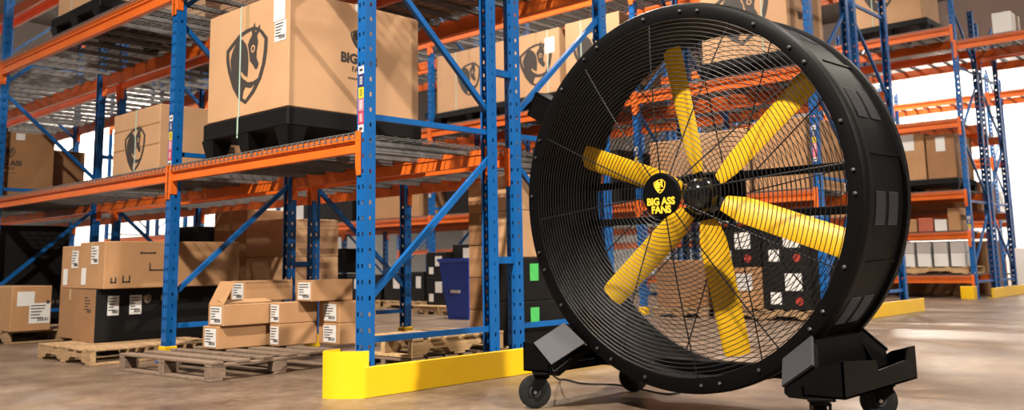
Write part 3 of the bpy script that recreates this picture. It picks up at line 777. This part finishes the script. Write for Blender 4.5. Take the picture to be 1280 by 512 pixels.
# shell
drum = fpart(MB().lathe([(.925, .07), (.935, .075), (.935, DP-.06), (.925, DP-.055), (.885, DP-.055), (.885, .07)], (0,0,0), 'Y', 128), 'drum', FANBLK, None, 40)
fr = fpart(MB().lathe([(RI, .0), (.925, -.004), (.945, .004), (RO, .022), (RO+.002, .045), (RO, .085), (.935, .092), (.90, .07), (RI+.004, .07)], (0,0,0), 'Y', 128), 'front_ring', FANBLK, None, 35)
fpart(MB().lathe([(RI, DP), (.93, DP), (RO, DP-.02), (RO, DP-.06), (.935, DP-.066), (.90, DP-.06), (RI+.004, DP-.06)], (0,0,0), 'Y', 128), 'rear_ring', FANBLK, None, 35)
# seams and vent louvre panels round the shell
for k in range(12):
    a = 2*PI*(k+.27)/12
    R_ = Matrix.Rotation(-a, 4, 'Y')
    b = MB(); b.box((.934, .10, -.006), (.941, DP-.07, .006), 0, R_); fpart(b, 'seam_strip', FANBLK)
    b = MB()
    for s in range(-9, 10):
        aa = a+PI/12+s*.0085
        R2 = Matrix.Rotation(-aa, 4, 'Y')
        b.box((.933, .16, -.0018), (.9385, .27, .0018), 0, R2); b.box((.933, .31, -.0018), (.9385, .42, .0018), 0, R2)
    fpart(b, 'vent_louvres', FANGRY)
# bolts on the front flange
bme = MB(); bme.lathe([(.0001,-.012),(.006,-.011),(.009,-.006),(.009,0)], (0,0,0), 'Y', 10, False); BME = bme.mesh('flange_bolt', mat('dark_bolt', (.16,.16,.17), .35, metal=.8), 40)
for k in range(18):
    for da in (-.055, .055):
        a = 2*PI*k/18+da
        if da > 0 and k % 2: continue
        o = obj('flange_bolt', BME, fan); o.matrix_local = TILT @ Matrix.Translation(((.912)*math.cos(a), -.003, .912*math.sin(a)))
# wire guards
def dome(r, h): return -h*(1-(r/RI)**2)
def wire_guard(name, n, r0, y, h, rad, nspk, ph):
    b = MB()
    for i in range(n):
        r = r0+(RI-.006-r0)*i/(n-1); yy = y+dome(r, h)
        seg = max(40, int(110*r/RI))
        b.tube([(r*math.cos(2*PI*k/seg), yy, r*math.sin(2*PI*k/seg)) for k in range(seg)], rad, 5, True)
    g = fpart(b, name, WIRE, None, 60)
    for k in range(nspk):
        a = 2*PI*(k+ph)/nspk; b = MB()
        sg = .005 if h >= 0 else -.005
        b.tube([(r*math.cos(a), y+dome(r, h)+sg, r*math.sin(a)) for r in [r0+(RI+.01-r0)*q/10 for q in range(11)]], .0036, 6)
        o = b.build('spoke', WIRE, g, smooth=60)
    return g
wg = wire_guard('front_guard', 38, .105, .004, .085, .0021, 12, .18)
wire_guard('rear_guard', 30, .12, DP+.0, -.02, .0021, 12, .3)
# badge
bd = fpart(MB().lathe([(.0001,-.010),(.100,-.010),(.107,-.004),(.107,.006),(.0001,.006)], (0,-.088,0), 'Y', 48, False), 'badge', FANBLK, None, 40)
for me, z, sc, nm in ((EMB_YE, .040, .115, 'emblem'), (TXY1, -.048, .92, 'printed_lettering'), (TXY2, -.088, .92, 'printed_lettering')):
    o = obj(nm, me, bd, (0, -.0995, z), None, (sc, 1, sc))
# rotor
RY = .30
hub = fpart(MB().lathe([(.0001,-.085),(.04,-.083),(.075,-.06),(.095,-.02),(.098,.05),(.0001,.06)], (0,RY-.02,0), 'Y', 40, False), 'hub', mat('gloss_black', (.012,.012,.013), .15), None, 50)
BLN = 14
def blade_mesh():
    b = MB(); secs = []
    for i in range(BLN+1):
        f = i/BLN; r = .125+(.815-.125)*f
        ch = .14*(.62+.38*min(1, f*6)); ch *= 1.0 if f < .96 else .93
        pit = math.radians(25-12*f)
        th = .011*(1-.4*f)
        pro = [(-.5,0),(-.42,.6),(-.2,1.0),(.1,.9),(.35,.5),(.5,0),(.35,-.15),(.1,0),(-.2,.1),(-.42,-.3)]
        sec = []
        for (u, v) in pro:
            x = u*ch; y = v*th-.016*(1-(2*u)**2)
            xx = x*math.cos(pit)-y*math.sin(pit); yy = x*math.sin(pit)+y*math.cos(pit)
            rr = r
            if i == BLN: rr = r-.02*abs(u)
            sec.append((rr, yy, xx))
        secs.append(sec)
    n = len(secs[0]); fs = []
    for i in range(BLN):
        for k in range(n): fs.append((i*n+k, i*n+(k+1) % n, (i+1)*n+(k+1) % n, (i+1)*n+k))
    fs += [tuple(range(n)), tuple(BLN*n+k for k in reversed(range(n)))]
    b.add([v for s in secs for v in s], fs)
    return b.mesh('blade', BLADE, 40)
BL_ME = blade_mesh()
CL_ME = MB().cbox((.07, -.012, -.026), (.17, .012, .026), .006).mesh('blade_clamp', FANBLK)
for k in range(6):
    a = math.radians(40+60*k)
    M_ = TILT @ Matrix.Translation((0, RY, 0)) @ Matrix.Rotation(-a, 4, 'Y')
    o = obj('blade', BL_ME, fan); o.matrix_local = M_
    obj('blade_clamp', CL_ME, o, (0,0,0), (math.radians(-24),0,0))
fpart(MB().cyl((0,0,0), .125, RY+.06, DP-.03, 'Y', 40, ch=.01), 'motor', FANBLK, None, 40)
for z in (.105, -.105):
    fpart(MB().cbox((-.875, DP-.11, z-.02), (.875, DP-.05, z+.02), .004), 'motor_mount_bar', FANBLK)
fpart(MB().cbox((-.16, DP-.16, -.13), (.16, DP-.10, .13), .006), 'motor_plate', FANBLK)
# bracket standing off the shell on its left side
b = MB(); R_ = Matrix.Rotation(-math.radians(150), 4, 'Y')
b.cbox((.925, .20, -.075), (1.24, .215, .075), .003, 0, R_); b.cbox((.925, .20, -.075), (1.24, .33, -.06), .003, 0, R_); b.cbox((1.225, .20, -.075), (1.24, .33, .075), .003, 0, R_)
fpart(b, 'side_bracket', FANBLK)
# base: two side channels with sloped cradle plates and casters
def L3(x, y, z): return Vector((x, y, z))-FO
for s in (-1, 1):
    def sx(x): return x if s < 0 else 2*FC.x-x
    b = MB()
    x0, x1 = sx(1.25), sx(1.43); xa, xb = min(x0, x1), max(x0, x1); th = .008
    y0, y1 = .09, .92; zb, zt_ = .185, .335
    poly = [(y0, zb), (y1, zb+.0), (y1, zt_), (y1-.10, zt_), (y1-.13, zt_-.055), (.46, zt_-.07), (.44, zt_-.025), (y0, zt_)]
    base = MB()
    xo = x0
    base.prism(poly, lambda q: L3(xo+(q[2] if s < 0 else -q[2]), q[0], q[1]), th=th)           # outer cheek with its cut-out
    xi = x1
    base.prism([(y0, zb), (y1, zb), (y1, .226), (y0, .226)], lambda q: L3(xi-(q[2] if s < 0 else -q[2]), q[0], q[1]), th=th)           # inner cheek
    base.box(L3(xa, y0, zb), L3(xb, y1, zb+th))
    for ye in (y0, y1-th):
        base.prism([(1.25, zb), (1.435, zb), (1.435, .226), (1.317, .330), (1.25, zt_)] if s < 0 else [(1.25, zb), (1.50, zb), (1.50, .215), (1.36, .305), (1.25, zt_)], lambda q, ye=ye: L3(sx(q[0]), ye+q[2], q[1]), th=th)
    ch = base.build('base_channel', FANBLK, fan)
    # cradle plates, front and rear; light on the front pair is put into their grey
    for (ya, yb, M_) in ((.088, .225, FANGRY), (.922, .79, FANBLK)):
        PX = ((667,428),(705,403),(731,428),(689,455)) if s < 0 else ((1015,455),(1014,419),(978,448),(977,482))
        fq = [bp(*PX[k], 1, (.088, .225, .225, .088)[k]) for k in range(4)]
        q = [L3(v.x, y_, v.z) for v, y_ in zip(fq, (ya, yb, yb, ya))]
        n_ = (q[1]-q[0]).cross(q[3]-q[0]).normalized()*.012
        if (n_.y > 0) == (ya < .5): n_ = -n_
        vs_ = q+[v-n_ for v in q]
        MB().add(vs_, [(0,1,2,3),(7,6,5,4),(0,4,5,1),(1,5,6,2),(2,6,7,3),(3,7,4,0)]).build('cradle_plate', M_, fan)
        # web behind the plate
        w1 = [L3(fq[0].x, ya, .20), L3(fq[0].x, ya, fq[0].z), L3(fq[1].x, yb, fq[1].z), L3(fq[2].x, yb, fq[2].z), L3(fq[3].x, ya, .20)]
        off = Vector((0, .02 if ya < .5 else -.02, -.012))
        vs_ = [v+off for v in w1]+[v+off*3 for v in w1]; n = 5
        MB().add(vs_, [tuple(range(n)), tuple(reversed(range(n, 2*n)))]+[(i, (i+1) % n, n+(i+1) % n, n+i) for i in range(n)]).build('gusset', FANBLK, fan)
    # drum saddle linking both gussets
    MB().box(L3(min(sx(1.43), sx(1.47)), .25, .235), L3(max(sx(1.43), sx(1.47)), .78, .40)).build('saddle', FANBLK, fan)
    for (cy, yaw) in ((.115, 225 if s < 0 else 120), (.85, 45 if s < 0 else 215)):
        cx = sx(1.365)
        root = MB(); root.cbox((-.055, -.055, .172), (.055, .055, .185), .003); root.cyl((0,0,0), .035, .155, .172, 'Z', 20)
        ce = root.build('caster', FANBLK, fan, L3(cx, cy, 0)); ce.rotation_euler = (0,0,math.radians(yaw))
        f = MB()
        for sd in (-1, 1):
            f.prism([(-.02, .16), (.045, .16), (.065, .095), (.065, .07), (.04, .07), (-.01, .13)], lambda q, sd=sd: (q[0], sd*(.036+q[2]), q[1]), th=.005)
        f.box((-.025, -.041, .152), (.045, .041, .160)); f.build('fork', FANBLK, ce)
        wh = MB(); wh.lathe([(.028,-.022),(.070,-.025),(.082,-.02),(.085,-.008),(.085,.008),(.082,.02),(.070,.025),(.028,.022)], (.045, 0, .0852), 'Y', 32); wo = wh.build('wheel', RUBBER, ce, smooth=40)
        MB().cyl((.045,0,.0852), .030, -.027, .027, 'Y', 20, ch=.003).build('wheel_hub', FANGRY, wo, smooth=40)
        MB().cyl((.045,0,.0852), .009, -.045, .045, 'Y', 10).build('axle_bolt', BOLT, wo)
# cross tube between the channels
MB().cbox(L3(1.43, .47, .195), L3(2*FC.x-1.43, .53, .255), .005).build('cross_tube', FANBLK, fan)
# power cord on the floor
ctrl = [bp(682, 452, 1, .20), bp(690, 466, 1, .30), bp(700, 474, 2, .008), bp(730, 479, 2, .008), bp(770, 480.5, 2, .008), bp(800, 486, 2, .008), bp(840, 492, 2, .008), bp(870, 480, 2, .008)]
cu = []
for i in range(len(ctrl)-1):
    p0, p1, p2, p3 = ctrl[max(0, i-1)], ctrl[i], ctrl[i+1], ctrl[min(len(ctrl)-1, i+2)]
    for k in range(8):
        u = k/8; cu.append(.5*((2*p1)+(p2-p0)*u+(2*p0-5*p1+4*p2-p3)*u*u+(3*p1-p0-3*p2+p3)*u**3))
for v in cu: v.z = max(v.z, .0065)
MB().tube([v-FO for v in cu], .006, 8).build('power_cord', RUBBER, fan, smooth=60)
